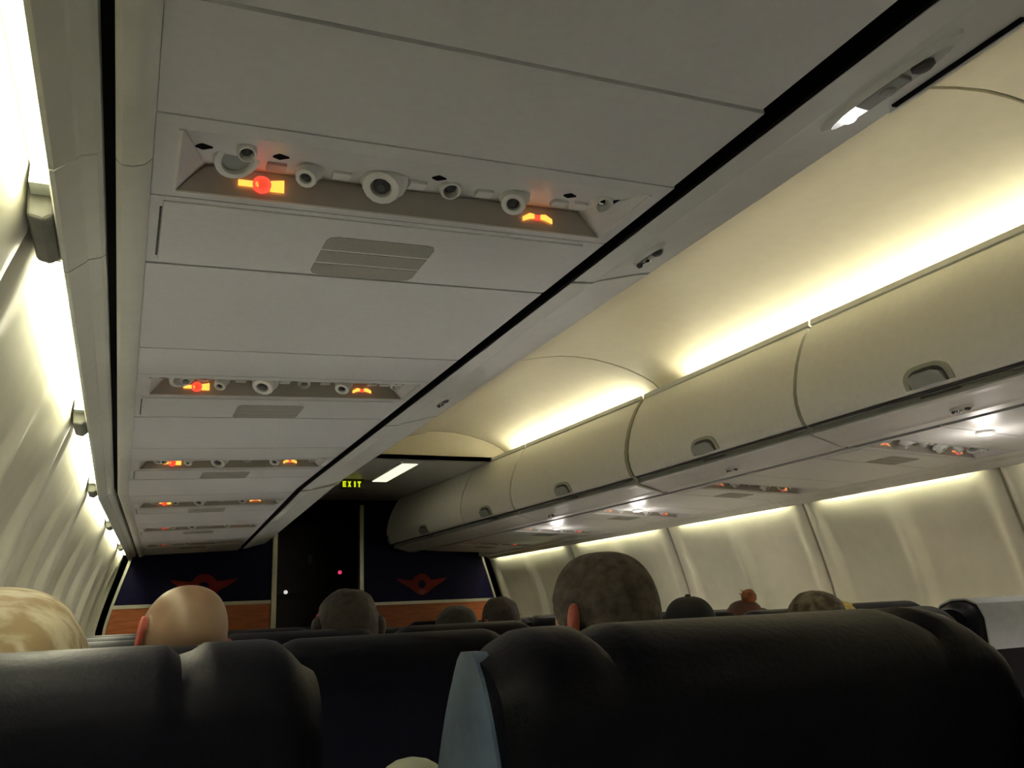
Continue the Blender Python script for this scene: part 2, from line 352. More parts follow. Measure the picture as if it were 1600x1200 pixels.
# ------------------------------------------------------------------ rails and black seals between bin and service panels
S_ = .04
def pz(d): return .51 + S_*((XC - d) - .612)       # underside of the service panels, mirrored for both sides
for s in (-1, 1):
    nm = 'left' if s < 0 else 'right'
    e = YEND[s]
    mb = MB(); sweep(mb, s, [(.8495,.5128),(.856,.5122),(.856,.545),(.892,.545),(.892,.57),(.8495,.57)], -2.2, e-.05)
    tag(mb.build('gap_seal', BLACK), 'black gap seal between the %s bins and the service panels' % nm, 'seal')
    mb = MB(); sweep(mb, s, [(1.512,.505),(1.54,.505),(1.54,.54),(1.512,.54)], -2.2, e-.05)
    tag(mb.build('outboard_gap_seal', BLACK), 'black gap seal outboard of the %s service panels' % nm, 'seal')
    # inboard rounded rail carrying the panels, in lengths
    js = [-2.2,-.6,.895,3.40,e-.02]
    t = thing('panel_rail', 'pale rounded rail along the window side of the %s service panels' % nm, 'rail', (PX(s,1.50,0),0,.49))
    for a, b in zip(js, js[1:]):
        mb = MB(); sweep(mb, s, [(1.4845,pz(1.4845)+.001),(1.492,.478),(1.503,.474),(1.514,.474),(1.520,.480),(1.521,.50),(1.4845,.51)], a+.0015, b-.0015, (PX(s,1.50,0),0,.49)); mb.build('rail_length', RAILM, t, smooth=True)
    t = thing('window_side_rail', 'two-step pale light valance along the %s sidewall lamps' % nm, 'valance', (PX(s,1.55,0),0,.47))
    js = [-2.2,-1.0,.89,1.17,3.40,e-.02]
    for a, b in zip(js, js[1:]):
        mb = MB(); sweep(mb, s, [(1.533,.484),(1.538,.479),(1.553,.474),(1.556,.470),(1.575,.453),(1.580,.453),(1.583,.460),(1.583,.53),(1.533,.53)], a+.0015, b-.0015, (PX(s,1.55,0),0,.47)); mb.build('valance_length', RAILM, t, smooth=False)
    # sidewall fluorescent lamps
    js = [y for y in GAPS if y < e] + [e-.08]
    for k, (a, b) in enumerate(zip(js, js[1:])):
        y0, y1 = a + .09, b - .14 if k < len(js)-2 else b
        if y1 - y0 < .1: continue
        org = (PX(s,1.61,y0), y0, .49)
        t = thing('sidewall_lamp', 'glowing sidewall lamp %s' % (['behind the seat rows on the %s' % nm,'beside the rear rows on the %s' % nm,'nearest along the %s wall' % nm,'second along the %s wall' % nm,'third along the %s wall' % nm,'fourth along the %s wall' % nm,'fifth along the %s wall' % nm,'sixth along the %s wall' % nm][k] + ' above the windows'), 'light', org, 'sidewall lamps on the %s' % nm)
        mb = MB(); sweep(mb, s, [(1.598+.0075*math.cos(q*math.pi/4), .498+.0075*math.sin(q*math.pi/4)) for q in range(8)], y0, y1, org); mb.build('tube', FL_SIDE, t, smooth=True)
        mb = MB(); sweep(mb, s, [(1.586,.508),(1.609,.508),(1.609,.52),(1.586,.52)], y0-.02, y1+.02, org); mb.build('batten', PLAST, t)
        for yy in (y0-.03, y1):
            mb = MB(); sweep(mb, s, [(1.587,.486),(1.609,.486),(1.609,.508),(1.587,.508)], yy, yy+.03, org); mb.build('end_holder', LATCHM, t)
    # lamp bracket between the tubes
    for y in [q for q in GAPS if .5 < q < e]:
        mb = MB(); sweep(mb, s, [(1.584,.466),(1.595,.458),(1.612,.462),(1.614,.50),(1.584,.50)], y-.105, y+.035)
        tag(mb.build('lamp_bracket', mat('bracket_grey', (.17,.17,.14), .6), bevel=.008, seg=3), 'dark grey lamp bracket at the %s break between the %s wall lamps' % (['nearest','second','third','fourth','farthest'][int(y//1.1)-1 if y < 5 else 4], nm), 'bracket', 'lamp brackets on the %s wall' % nm)
    # cove lamps above the bins
    for k, (a, b) in enumerate(((-2.6,-1.0),(-.8,1.0),(1.2,3.14),(3.48,4.98))):
        org = (PX(s,.825,a), a, .962)
        t = thing('cove_lamp', 'hidden cove lamp %s above the %s bins' % (['behind the camera','over the nearest bin','over the middle bins','over the front bins'][k], nm), 'light', org, 'cove lamps above the %s bins' % nm)
        mb = MB(); sweep(mb, s, [(.825+.013*math.cos(q*math.pi/4), .975+.013*math.sin(q*math.pi/4)) for q in range(8)], a, b, org); mb.build('tube', FL_COVE if s > 0 else FL_DIM, t, smooth=True)
        for yy in (a-.03, b):
            mb = MB(); sweep(mb, s, [(.805,.953),(.845,.958),(.845,.99),(.805,.99)], yy, yy+.03, org); mb.build('end_holder', LATCHM, t)

# ------------------------------------------------------------------ passenger service units and panels
def plate(mb, s, d0, d1, y0, y1, org, th=.012, up=0):
    prof = [(d0,pz(d0)+up),(d1,pz(d1)+up),(d1,pz(d1)+up+th),(d0,pz(d0)+up+th)]
    sweep(mb, s, prof, y0, y1, org); return mb
D0, D1 = .877, 1.484
def LP(s, d, y, dz, org): return (PX(s, d, y)-org[0], y-org[1], pz(d)+dz-org[2])
ORD = ['nearest','second','third','fourth','fifth','sixth','seventh','eighth']
GO, GR = G_OR, G_RED
def psu(s, y0, k):
    org = (PX(s, 1.19, y0), y0, pz(1.19))
    nm = 'left' if s < 0 else 'right'
    t = thing('passenger_service_unit', '%s passenger service unit above the %s seats with glowing signs' % (ORD[k], nm) if k < 5 else '%s passenger service unit above the %s seats, near the front' % (ORD[k], nm), 'service unit', org, 'service units above the %s seats' % nm)
    a0, a1 = D0+.022, D1-.026           # recess opening across
    b0, b1, h = y0+.024, y0+.158, .036  # along, and depth at the forward end
    P = lambda d, y, dz: LP(s, d, y, dz, org)
    mb = MB()
    # surround of the opening
    ye = y0 + .175
    for (d_0,d_1,ya,yb) in ((D0,a0,y0,ye),(a1,D1,y0,ye),(a0,a1,y0,b0),(a0,a1,b1,ye)):
        mb.face([P(d_0,ya,0),P(d_1,ya,0),P(d_1,yb,0),P(d_0,yb,0)])
    # wedge roof and ends
    mb.face([P(a0,b0,.004),P(a1,b0,.004),P(a1-.03,b1,h),P(a0+.03,b1,h)])
    mb.face([P(a0,b0,0),P(a1,b0,0),P(a1,b0,.004),P(a0,b0,.004)])
    mb.face([P(a0,b0,0),P(a0,b1,0),P(a0+.03,b1,h),P(a0,b0,.004)])
    mb.face([P(a1,b0,0),P(a1,b1,0),P(a1-.03,b1,h),P(a1,b0,.004)])
    # outer skirt to give the unit a body
    for q in ([P(D0,y0,0),P(D1,y0,0),P(D1,y0,.05),P(D0,y0,.05)],[P(D0,ye,0),P(D1,ye,0),P(D1,ye,.05),P(D0,ye,.05)],[P(D0,y0,0),P(D0,ye,0),P(D0,ye,.05),P(D0,y0,.05)],[P(D1,y0,0),P(D1,ye,0),P(D1,ye,.05),P(D1,y0,.05)],[P(D0,y0,.05),P(D1,y0,.05),P(D1,ye,.05),P(D0,ye,.05)]): mb.face(q)
    mb.build('housing', PSUM, t)
    # raised lip round the recess
    lp = MB()
    for (p0,p1,q0,q1) in ((a0-.004,a0,b0,b1),(a1,a1+.004,b0,b1),(a0-.004,a1+.004,b1,b1+.004)):
        lp.rings([[P(p0,q0,-.002),P(p1,q0,-.002),P(p1,q1,-.002),P(p0,q1,-.002)],[P(p0,q0,.002),P(p1,q0,.002),P(p1,q1,.002),P(p0,q1,.002)]])
    lp.build('recess_lip', WHITEP, t)
    mb = MB(); yw = b1 - .001
    mb.rings([[P(a0+.001,b1,0),P(a1-.001,b1,0),P(a1-.031,yw,h-.001),P(a0+.031,yw,h-.001)],[P(a0+.001,b1+.004,0),P(a1-.001,b1+.004,0),P(a1-.031,yw+.004,h-.001),P(a0+.031,yw+.004,h-.001)]])
    mb.build('sign_panel', SIGNP, t)
    if k > 5: return t
    X2d = lambda x: XC - x
    roof = lambda y: .004 + (h-.004)*(y-b0)/(b1-b0)
    # small black arrow marks on the flush edge
    for x in (.051,.133,.322,.503,.585-.01):
        d = X2d(x); y = y0+.080; m_ = MB(); z = roof(y)-.0012
        A = [(d-.009,y+.003),(d+.003,y-.006),(d+.009,y+.005),(d+.001,y+.009)]
        m_.rings([[P(p,q,z) for p, q in A],[P(p,q,z+.002) for p, q in A]]); m_.build('arrow_mark', BLACK, t)
    nrm = Vector((0, -.24, -1)).normalized()
    def ring_light(x, yo, r, mt, nm_='reading_light', tilt=0):
        d = X2d(x); y = y0+yo; c = Vector(P(d, y, roof(y)-.001))
        ax = (nrm + Vector((-s*tilt,-.2,0))).normalized()
        m_ = MB(); hh = .45 if r > .02 else 1
        m_.lathe([(r,-.010*hh),(r,.008*hh),(r*.88,.011*hh),(r*.74,.011*hh),(r*.68,.004*hh),(r*.68,-.002)], c, ax, 20)
        o = m_.build(nm_, WHITEP, t, smooth=True)
        m_ = MB(); m_.lathe([(r*.68,0),(r*.5,.004*hh),(r*.2,.006*hh)], c, ax, 14); m_.build('lens', mt, o, smooth=True)
    ring_light(.088, .112, .026, LATCHM, tilt=.3); ring_light(.346, .112, .014, DARKP); ring_light(.552, .085, .014, CHROME)
    ring_light(.094, .070, .011, DARKP, 'call_button')
    def nozzle(x, yo, r):
        d = X2d(x); y = y0+yo; c = Vector(P(d, y, roof(y)))
        ax = (nrm + Vector((s*.35,-.25,0))).normalized()
        m_ = MB(); m_.lathe([(r*1.25,-.004),(r*1.25,.004),(r*1.05,.008),(r,.020),(r*.92,.024),(r*.55,.024),(r*.5,.016)], c, ax, 14)
        o = m_.build('air_nozzle', WHITEP, t, smooth=True)
        m_ = MB(); m_.lathe([(r*.5,.012),(r*.42,.021),(r*.2,.024)], c, ax, 10); m_.build('nozzle_plug', DARKP, o)
    nozzle(.172,.116,.013); nozzle(.262,.116,.024); nozzle(.438,.116,.017)
    for j, x in enumerate((.133,.21,.305,.395,.505,.535)):
        d = X2d(x); y = y0+.118; z = roof(y); m_ = MB()
        A = [(d-.011,y-.008),(d+.011,y-.008),(d+.011,y+.008),(d-.011,y+.008)]
        m_.rings([[P(p,q,z-.006) for p, q in A],[P(p,q,z+.001) for p, q in A]]); m_.build('call_button', WHITEP if j else mat('pink_button', (.6,.3,.25), .4), t, bevel=.001)
    G_OR, G_RED = (GO, GR) if s < 0 and k < 4 else (D_OR, D_RED)
    # signs on the smoked panel: cigarette with red ring, and lap belt
    def flat(pts, nm_, mt, par):
        m_ = MB(); cx0, cy0 = pts[0]
        m_.rings([[P(dd, yw-.0008-.001*0, zz) for dd, zz in pts],[P(dd, yw-.003, zz) for dd, zz in pts]]); return m_.build(nm_, mt, par)
    def rect(d0_, d1_, z0_, z1_): return [(d0_,z0_),(d1_,z0_),(d1_,z1_),(d0_,z1_)]
    f = -1 if s < 0 else 1              # keeps the signs readable on both sides
    c = X2d(.122); zc = .017
    o = flat(rect(c-f*.027, c-f*.004, zc-.0035, zc+.0035), 'no_smoking_sign', G_OR, t)
    flat([(c+f*.010,zc-.007),(c+f*.026,zc-.007),(c+f*.026,zc+.009),(c+f*.010,zc+.006)], 'smoke_mark', G_OR, o)
    ring = []; 
    m_ = MB(); N = 18
    Ro = [[P(c+r*math.cos(2*math.pi*q/N), yw-dy, zc+r*math.sin(2*math.pi*q/N)) for q in range(N)] for r, dy in ((.0110,.001),(.0110,.004),(.0075,.004),(.0075,.001))]
    m_.rings(Ro + [Ro[0]], True, False); m_.build('prohibition_ring', G_RED, o)
    flat([(c+.0076*math.cos(q*math.pi/6), zc+.0076*math.sin(q*math.pi/6)) for q in range(12)], 'prohibition_disc', mat('sign_dim_red', (.8,.1,.05), emit=.55, ecol=(1.0,.09,.04)), o)
    c = X2d(.49)
    o = flat([(c-.022,zc-.006),(c-.022,zc-.000),(c-.012,zc+.006),(c-.005,zc+.005),(c-.005,zc-.001),(c-.012,zc-.002)][::1], 'seat_belt_sign', G_OR, t)
    flat([(c+.022,zc-.006),(c+.022,zc-.000),(c+.012,zc+.006),(c+.005,zc+.005),(c+.005,zc-.001),(c+.012,zc-.002)], 'belt_strap', G_OR, o)
    flat(rect(c-.004, c+.004, zc-.003, zc+.004), 'belt_buckle', G_RED, o)
    return t
def oxy(s, y0, y1, k):
    nm = 'left' if s < 0 else 'right'; org = (PX(s, 1.19, y0), y0, pz(1.19))
    t = thing('speaker_panel', '%s speaker access panel with slatted grille above the %s seats' % (ORD[k], nm), 'panel', org, 'speaker panels above the %s seats' % nm)
    P = lambda d, y, dz: LP(s, d, y, dz, org)
    mb = MB(); plate(mb, s, D0, D1, y0+.002, y1-.002, org); mb.build('panel', PSUM, t)
    # thin raised outline of the oxygen door
    mb = MB(); plate(mb, s, D0+.03, D1-.014, y0+.012, y1-.018, org, th=.003, up=-.0022); mb.build('access_door', PSUM, t, bevel=.002)
    mb = MB(); plate(mb, s, D1-.0135, D1-.011, y0+.03, y1-.03, org, th=.003, up=-.0015); mb.build('hinge_slot', DARKP, t)
    # grille in three bands, skewed outline with round corners
    ya, yb = y0+.062, y1-.010; L = (yb-ya)
    for j in range(3):
        p, q = ya + L*j/3 + (.003 if j else 0), ya + L*(j+1)/3 - (.003 if j < 2 else 0)
        d0_, d1_ = XC-.373, XC-.220
        rc = .014
        A = [(d0_,p),(d0_,q),(d1_,q),(d1_,p)]
        if j == 0: A = [(d0_,p+rc),(d0_,q),(d1_,q),(d1_,p+rc),(d1_-rc*.3,p+rc*.3),(d1_-rc,p),(d0_+rc,p),(d0_+rc*.3,p+rc*.3)]
        if j == 2: A = [(d0_,p),(d0_,q-rc),(d0_+rc*.3,q-rc*.3),(d0_+rc,q),(d1_-rc,q),(d1_-rc*.3,q-rc*.3),(d1_,q-rc),(d1_,p)]
        m_ = MB(); m_.rings([[P(d_,y_,-.0030) for d_, y_ in A],[P(d_,y_,.001) for d_, y_ in A]]); m_.build('grille_band', GRILL, t)
def blank(s, y0, y1, k, j, trim=0):
    nm = 'left' if s < 0 else 'right'; org = (PX(s, 1.19, y0), y0, pz(1.19))
    mb = MB(); d0 = D0 + trim
    prof = [(d0,pz(d0)),(D1,pz(D1)),(D1,pz(D1)+.012),(d0,pz(d0)+.012)]
    sweep(mb, s, prof, y0+.002, y1-.002, org); o = mb.build('filler_panel', PSUM); o.location = org
    tag(o, 'plain grey filler panel %s the %s service unit above the %s seats' % (('just behind','just ahead of')[j] if True else '', ORD[k], nm), 'panel', 'plain filler panels above the %s seats' % nm)
    return o
PITCH = .962
for s in (-1, 1):
    off = 0 if s < 0 else .28
    k = 0
    blank(s, -.9+off, -.35+off, 0, 0).__setitem__('label', 'plain grey filler panel behind the camera above the %s seats' % side_word[s])
    if s < 0:
        o = blank(s, -.34, .62, 0, 0, .012); o['label'] = 'large plain grey filler panel nearest the camera, top edge of the photo'
    else:
        o = blank(s, -.07, .90, 0, 0); o['label'] = 'large plain grey filler panel nearest the camera above the right seats'
    for k in range(6):
        y0 = .80 + off + PITCH*k
        if y0 + .16 > YEND[s]: break
        blank(s, y0-.178, y0-.001, k, 0, .004 if k==0 else 0)
        psu(s, y0, k)
        if y0 + .4 < YEND[s]: oxy(s, y0+.176, y0+.382, k)
        y2 = y0 + PITCH - .179
        if y0 + .40 < YEND[s]: blank(s, y0+.384, min(y2, YEND[s]-.03), k, 1)
# reading lamps shining beside the right-hand service units
for k, (x, y) in enumerate(((2.56,1.86),(2.52,3.93),(2.50,4.86))):
    d = x - XC; c = (x, y, pz(d))
    t = thing('reading_lamp', '%s lit reading lamp under the right bins' % ['nearest','middle','farthest'][k], 'light', c, 'lit reading lamps above the right seats')
    m_ = MB(); m_.lathe([(.030,0),(.030,-.006),(.024,-.012),(.018,-.010),(.018,-.002)], (0,0,0), (0,0,1), 20); m_.build('bezel', WHITEP, t, smooth=True)
    m_ = MB(); m_.lathe([(.017,-.003),(.014,-.010),(.006,-.013)], (0,0,0), (0,0,1), 16); m_.build('lens', G_LENS, t, smooth=True)
    ld = bpy.data.lights.new('bounce_glow', 'POINT'); ld.energy = READ_POWER; ld.color = (1.0, .93, .88); ld.shadow_soft_size = .045
    lo = bpy.data.objects.new('bounce_glow', ld); COL.objects.link(lo); lo.parent = t; lo.location = (0, 0, -.085)  # added light below the lens, stands in for light bounced onto the panel

# unseen fill spots and magazines, added to bounce light up onto the panels
PAPER = mat('bounce_paper', (0.82, 0.81, 0.78), 0.7, noise_amt=.05, scale=8)
TAKEN = ((-.112,1.04),(.652,1.12),(.112,1.8),(.665,2.78),(1.285,3.45),(1.742,4.05),(1.79,2.52),(2.59,3.22),(2.095,2.24),(2.79,2.86))
def reading(s, x, y, k, i):  # adds one unseen bounce magazine and the fill spot above it
    lap = any(abs(x-px) < .3 and -.1 < y-py < .5 for px, py in TAKEN)
    z = -.545 if lap else -.590
    org = (x, y, z)
    where = 'window' if i == (0 if s < 0 else 2) else ('middle' if i == 1 else 'aisle')
    t = thing('bounce_magazine', 'added magazine bouncing fill light on the %s seat, %s row, %s block' % (where, ['camera','camera','first','second','third','fourth','fifth','sixth'][k+2], 'left' if s < 0 else 'right'), 'magazine', org)
    for sg in (-1, 1):
        m_ = MB(); m_.rings([[(0,q,.0),(sg*.06,q,.018),(sg*.13,q,.014),(sg*.20,q,.004),(sg*.20,q,-.002),(0,q,-.006)] for q in (-.13,.13)]); m_.build('page', PAPER, t, smooth=False)
    ld = bpy.data.lights.new('fill_spot', 'SPOT'); ld.energy = SPOT_L if s < 0 else SPOT_R; ld.color = (1.0, .97, .93) if s < 0 else (1.0, .84, .74)
    ld.shadow_soft_size = .015; ld.spot_size = .50; ld.spot_blend = .5
    src = Vector((x, y + .03, .475)); dst = Vector((x, y, z))
    lo = bpy.data.objects.new('fill_spot', ld); COL.objects.link(lo); lo.location = src
    lo.rotation_euler = (dst-src).to_track_quat('-Z', 'Y').to_euler()
for k in (-2, 0, 1, 2, 3, 4):
    for i, x in enumerate((.02, .48, .98)): reading(-1, x, 1.30+.955*k, k, i)
    if 0 <= k < 4:
        for i, x in enumerate((2.02, 2.50, 2.92)): reading(1, x, 1.62+.955*k, k, i)
# ------------------------------------------------------------------ front of the cabin
def bulkhead(s, Y, xi, label):
    """navy and orange partition from the aisle post at xi to the sidewall"""
    t = thing('cabin_partition', label, 'partition', (xi, Y, -FZ))
    zt = .95; st = .150 if s < 0 else .115
    def edge(z): return PX(s, wall_d(z) - .03, Y) if z < .6 else PX(s, 1.60, Y)
    def panel(z0, z1, nm, mt, ya, yb, ins=0):
        zs = [z0 + (z1-z0)*i/8 for i in range(9)]
        A = [(xi + s*.02, z) for z in (z0, z1)]
        outl = [(xi + s*(.02+ins), z0)] + [(edge(z) - s*(.03+ins), z) for z in zs] + [(xi + s*(.02+ins), z1)]
        mb = MB(); mb.rings([[(x-xi, ya-Y, z+FZ) for x, z in outl],[(x-xi, yb-Y, z+FZ) for x, z in outl]]); return mb.build(nm, mt, t)
    panel(st+.012, zt, 'upper_panel', NAVY, Y, Y+.04)
    panel(-FZ, st-.012, 'lower_panel', ORANGE, Y, Y+.04)
    panel(st-.012, st+.012, 'stripe', TRIMM, Y-.006, Y+.04)
    mb = MB().box((min(0,s*.02)-.008,-.02,0),(max(0,s*.02)+.008,.05,FZ+.93)); mb.build('aisle_post', TRIMM, t, bevel=.004)
    mb = MB(); zs = [.58-i*.07 for i in range(25)]
    mb.rings([[(edge(z)-s*.03-xi, -.01, z+FZ),(edge(z)-s*.012-xi, -.01, z+FZ),(edge(z)-s*.012-xi, .04, z+FZ),(edge(z)-s*.03-xi, .04, z+FZ)] for z in zs]); mb.build('wall_side_trim', TRIMM, t)
    # red winged ring emblem
    cx, cz = (.53, .270) if s < 0 else (2.335, .262)
    cx -= xi; cz += FZ
    yf = -.003
    e = MB(); N = 28
    R = [[(cx+r*math.cos(2*math.pi*q/N), yy, cz+r*math.sin(2*math.pi*q/N)) for q in range(N)] for r, yy in ((.088,.002),(.088,yf),(.034,yf),(.034,.002))]
    e.rings(R + [R[0]], True, False)
    eo = e.build('emblem_ring', REDM, t)
    for sg in (-1, 1):
        W = [(.070,.040),(.105,.036),(.225,.052),(.205,.030),(.160,.002),(.110,-.024),(.060,-.060),(.050,-.03)]
        pts = [(cx+sg*a, cz+b) for a, b in W]
        m_ = MB(); m_.rings([[(x, .002, z) for x, z in pts],[(x, yf-.001, z) for x, z in pts]]); m_.build('emblem_wing', REDM, t)
    m_ = MB(); pts = [(cx-.036,cz-.055),(cx-.014,cz-.04),(cx,cz-.048),(cx+.014,cz-.04),(cx+.036,cz-.055),(cx+.012,cz-.085),(cx-.012,cz-.085)]
    m_.rings([[(x, .001, z) for x, z in pts],[(x, yf-.003, z) for x, z in pts]]); m_.build('emblem_point', mat('dark_red_emblem', (.16,.02,.008), .5), t)
    return t
bulkhead(-1, 6.5, 1.020, 'left navy partition with orange base and red winged ring emblem')
bulkhead(1, 7.1, 1.800, 'right navy partition with orange base and red winged ring emblem')
# valance filling above the partitions (dark)
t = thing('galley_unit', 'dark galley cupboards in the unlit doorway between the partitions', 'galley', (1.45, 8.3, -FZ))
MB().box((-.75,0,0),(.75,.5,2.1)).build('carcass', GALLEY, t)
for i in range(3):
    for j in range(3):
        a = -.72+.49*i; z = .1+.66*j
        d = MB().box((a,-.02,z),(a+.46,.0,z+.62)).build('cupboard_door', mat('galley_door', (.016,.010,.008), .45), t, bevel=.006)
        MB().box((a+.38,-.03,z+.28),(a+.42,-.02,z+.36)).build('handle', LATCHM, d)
for (x, z, mt, nm) in ((1.395-1.45,.272+FZ,G_WHITE,'white_indicator'),(1.90-1.45,.44+FZ,G_PINK,'red_indicator'),(1.705-1.45,.045+FZ,G_PINK,'red_indicator')):
    m_ = MB(); m_.lathe([(.018,0),(.018,.012),(.008,.018)], (x,-.02,z), (0,-1,0), 10); m_.build(nm, mt, t)
# exit sign and ceiling lamp
t = thing('exit_sign', 'small yellow-green lit exit sign under the front ceiling', 'sign', (1.45, 5.95, .965))
MB().box((-.085,-.012,-.072),(.085,.012,0)).build('sign_box', mat('sign_box_brown', (.05,.035,.02), .4), t, bevel=.004)
def glyph(nm, parts, x0, par, w=.024, h=.040):
    m_ = MB()
    for (a,b,c,d) in parts: 
        m_.box((x0+a*w, -.0155, -.058+b*h), (x0+c*w, -.011, -.058+d*h))
    return m_.build(nm, G_EXIT, par)
glyph('letter_e', [(0,0,.35,1),(.35,0,1,.24),(.35,.38,.9,.62),(.35,.76,1,1)], -.070, t)
m_ = MB()
for sg in (1,-1):
    A = [(-.5*sg,0),(-.5*sg+.34*sg,0),(.5*sg,1),(.5*sg-.34*sg,1)]
    m_.rings([[(-.022+a*.024, -.0155-.0004*sg, -.058+b*.04) for a, b in A],[(-.022+a*.024, -.011, -.058+b*.04) for a, b in A]])
m_.build('letter_x', G_EXIT, t)
glyph('letter_i', [(.25,0,.7,1)], .005, t)
glyph('letter_t', [(0,.74,1,1),(.32,0,.68,.74)], .036, t)
t = thing('ceiling_lamp', 'long pale rectangular lamp in the flat front ceiling', 'light', (1.66, 5.62, .965))
m_ = MB(); m_.box((-.068,-.40,-.006),(.068,.40,0)); m_.build('frame', PLAST, t, bevel=.002)
m_ = MB(); m_.box((-.052,-.37,-.010),(.052,.37,-.005)); m_.build('diffuser', G_PANEL, t)

# ------------------------------------------------------------------ seats
def seat_mesh_back(wd, lobes, th=.135, sl=(.03,.05), sr=(.03,.05)):
    """upholstered back: outline rings from the seat up to a domed top; x in 0..wd, y 0 (rear) .. th"""
    zs = [-.62,-.45,-.30,-.20,-.13,-.09,-.06,-.04,-.025,-.012,-.004,0]
    nx = 40; mb = MB()
    rear = []; front = []
    def topz(x):
        b = 0
        u = x/wd
        z = -sl[0]*(1 - sm(x/sl[1]))**1.5 - sr[0]*(1 - sm((wd-x)/sr[1]))**1.5
        for c in lobes: z -= .013*math.exp(-((x-c)/.008)**2)
        return z
    rings = []
    for i in range(nx+1):
        x = wd*i/nx; tz = topz(x)
        edge = min(x, wd-x); q = sm(edge/.022)          # round the side edges
        ring = []
        pz_ = [(0.020*(1-q), -.62)]
        y0 = .012*(1-q); y1 = th - .018*(1-q)
        groove = sum(math.exp(-((x-c)/.006)**2) for c in lobes)*.006
        for z in (-.62,-.40,-.25,-.16,-.10,-.06): ring.append((x, y0+.0+groove*sm((z+.3)/.2)-.012*sm((z+.16)/.1)+.06*(-z-.06)*0, z+tz*sm((z+.62)/.5)))
        R = (y1-y0)/2+.004; cy = (y0+y1)/2
        for a in range(1, 12):
            an = math.pi - math.pi*a/12
            ring.append((x, cy+R*math.cos(an)-.004, tz-.045+.045*math.sin(an)))
        for z in (-.06,-.10,-.16,-.25,-.40,-.62): ring.append((x, y1-.0, z+tz*sm((z+.62)/.5)))
        rings.append(ring)
    mb.rings(rings)
    return mb
def make_seat(name, label, wd, lobes, group, detail=False, **kw):
    t = thing(name, label, 'seat', (0,0,0), group)
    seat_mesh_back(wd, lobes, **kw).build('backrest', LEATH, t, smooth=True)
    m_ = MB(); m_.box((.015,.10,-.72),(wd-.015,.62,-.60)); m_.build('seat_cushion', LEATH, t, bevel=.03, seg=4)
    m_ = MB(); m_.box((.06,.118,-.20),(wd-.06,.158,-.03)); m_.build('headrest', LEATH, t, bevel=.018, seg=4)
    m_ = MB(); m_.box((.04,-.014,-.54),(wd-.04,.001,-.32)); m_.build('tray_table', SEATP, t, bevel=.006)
    for x in (.02, wd-.06):
        m_ = MB(); m_.box((x,.15,-.98+.0),(x+.035,.50,-.955)); m_.box((x,.16,-1.17),(x+.035,.20,-.72)); m_.box((x,.46,-1.17),(x+.035,.50,-.72)); m_.build('leg', TRIMM, t)
    m_ = MB(); m_.box((wd-.002,.06,-.50),(wd+.036,.50,-.455)); m_.build('armrest', SEATP, t, bevel=.012, seg=3)
    return t
def dup(root, loc, label=None, group=None, rz=0):
    r = root.copy(); COL.objects.link(r); r.location = loc; r.rotation_euler = (0,0,rz)
    if label: r['label'] = label
    if group: r['group'] = group
    for ch in list(root.children):
        c = ch.copy(); COL.objects.link(c); c.parent = r
        for g in ch.children:
            d = g.copy(); COL.objects.link(d); d.parent = c
    return r
# the two seats right in front of the camera
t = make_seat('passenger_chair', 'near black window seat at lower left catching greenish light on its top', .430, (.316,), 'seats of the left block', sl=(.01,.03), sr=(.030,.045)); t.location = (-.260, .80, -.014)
t = make_seat('passenger_chair', 'near black middle seat at lower right with light painted on its pale blue-grey side', .515, (.095,.42), 'seats of the left block', True, sl=(.022,.05), sr=(.028,.075)); t.location = (.245, .565, -.012)
# side panel with wall light painted in as pale blue; stitched window-side seam
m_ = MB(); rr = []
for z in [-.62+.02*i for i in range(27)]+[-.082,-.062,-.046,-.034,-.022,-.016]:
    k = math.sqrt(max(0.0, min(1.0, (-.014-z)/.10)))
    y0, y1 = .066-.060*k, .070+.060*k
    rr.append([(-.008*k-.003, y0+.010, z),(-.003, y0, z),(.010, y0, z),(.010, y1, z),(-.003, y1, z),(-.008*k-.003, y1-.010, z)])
m_.rings(rr); m_.build('side_panel', LEATHS, t, smooth=True)['label'] = 'leather side with its light painted in pale blue-grey'
m_ = MB()
for i in range(26):
    z = -.15-.018*i; m_.box((-.010,.000,z),(.006,.010,z+.009))
st = m_.build('stitching', THREAD, t); st['kind'] = 'stuff'
# pale armrest end between them
m_ = MB(); m_.lathe([(.001,-.10),(.022,-.08),(.028,-.03),(.0275,-.020),(.025,-.012),(.020,-.006),(.013,-.002),(.004,.0)], (0,0,0), (0,0,1), 40)
o = m_.build('drinks_cup', mat('pale_cup', (.36,.38,.30), .5), None, smooth=True); o.location = (.219, .70, -.108)
tag(o, 'pale rounded plastic cup top between the two near seats, bottom edge', 'cup')
m_ = MB(); m_.lathe([(.024,-.30),(.024,-.09)], (0,0,0), (0,0,1), 12); m_.build('cup_body', mat('pale_cup', (.5,.52,.42), .5), o)
proto = make_seat('passenger_chair', 'black aisle seat beyond the right edge of the near middle seat', .455, (), 'seats of the left block', sl=(.022,.06), sr=(.022,.06)); proto.location = (.810, .44, -.020)
rown = ['first','second','third','fourth','fifth','sixth']
seatn = {0:'window',1:'middle',2:'aisle'}
for r in range(1, 6):
    for c, x in enumerate((-.262, .235, .735)):
        y = .56 + .955*r + (.0 if c else .03)
        if c == 2 and r == 1: pass
        dup(proto, (x + (tap(y) if c == 0 else 0), y, [-.018,-.020,-.026][c]-.004*((r*7+c*3)%4)), 'black %s seat of the left block, %s row ahead' % (seatn[c], rown[r]))
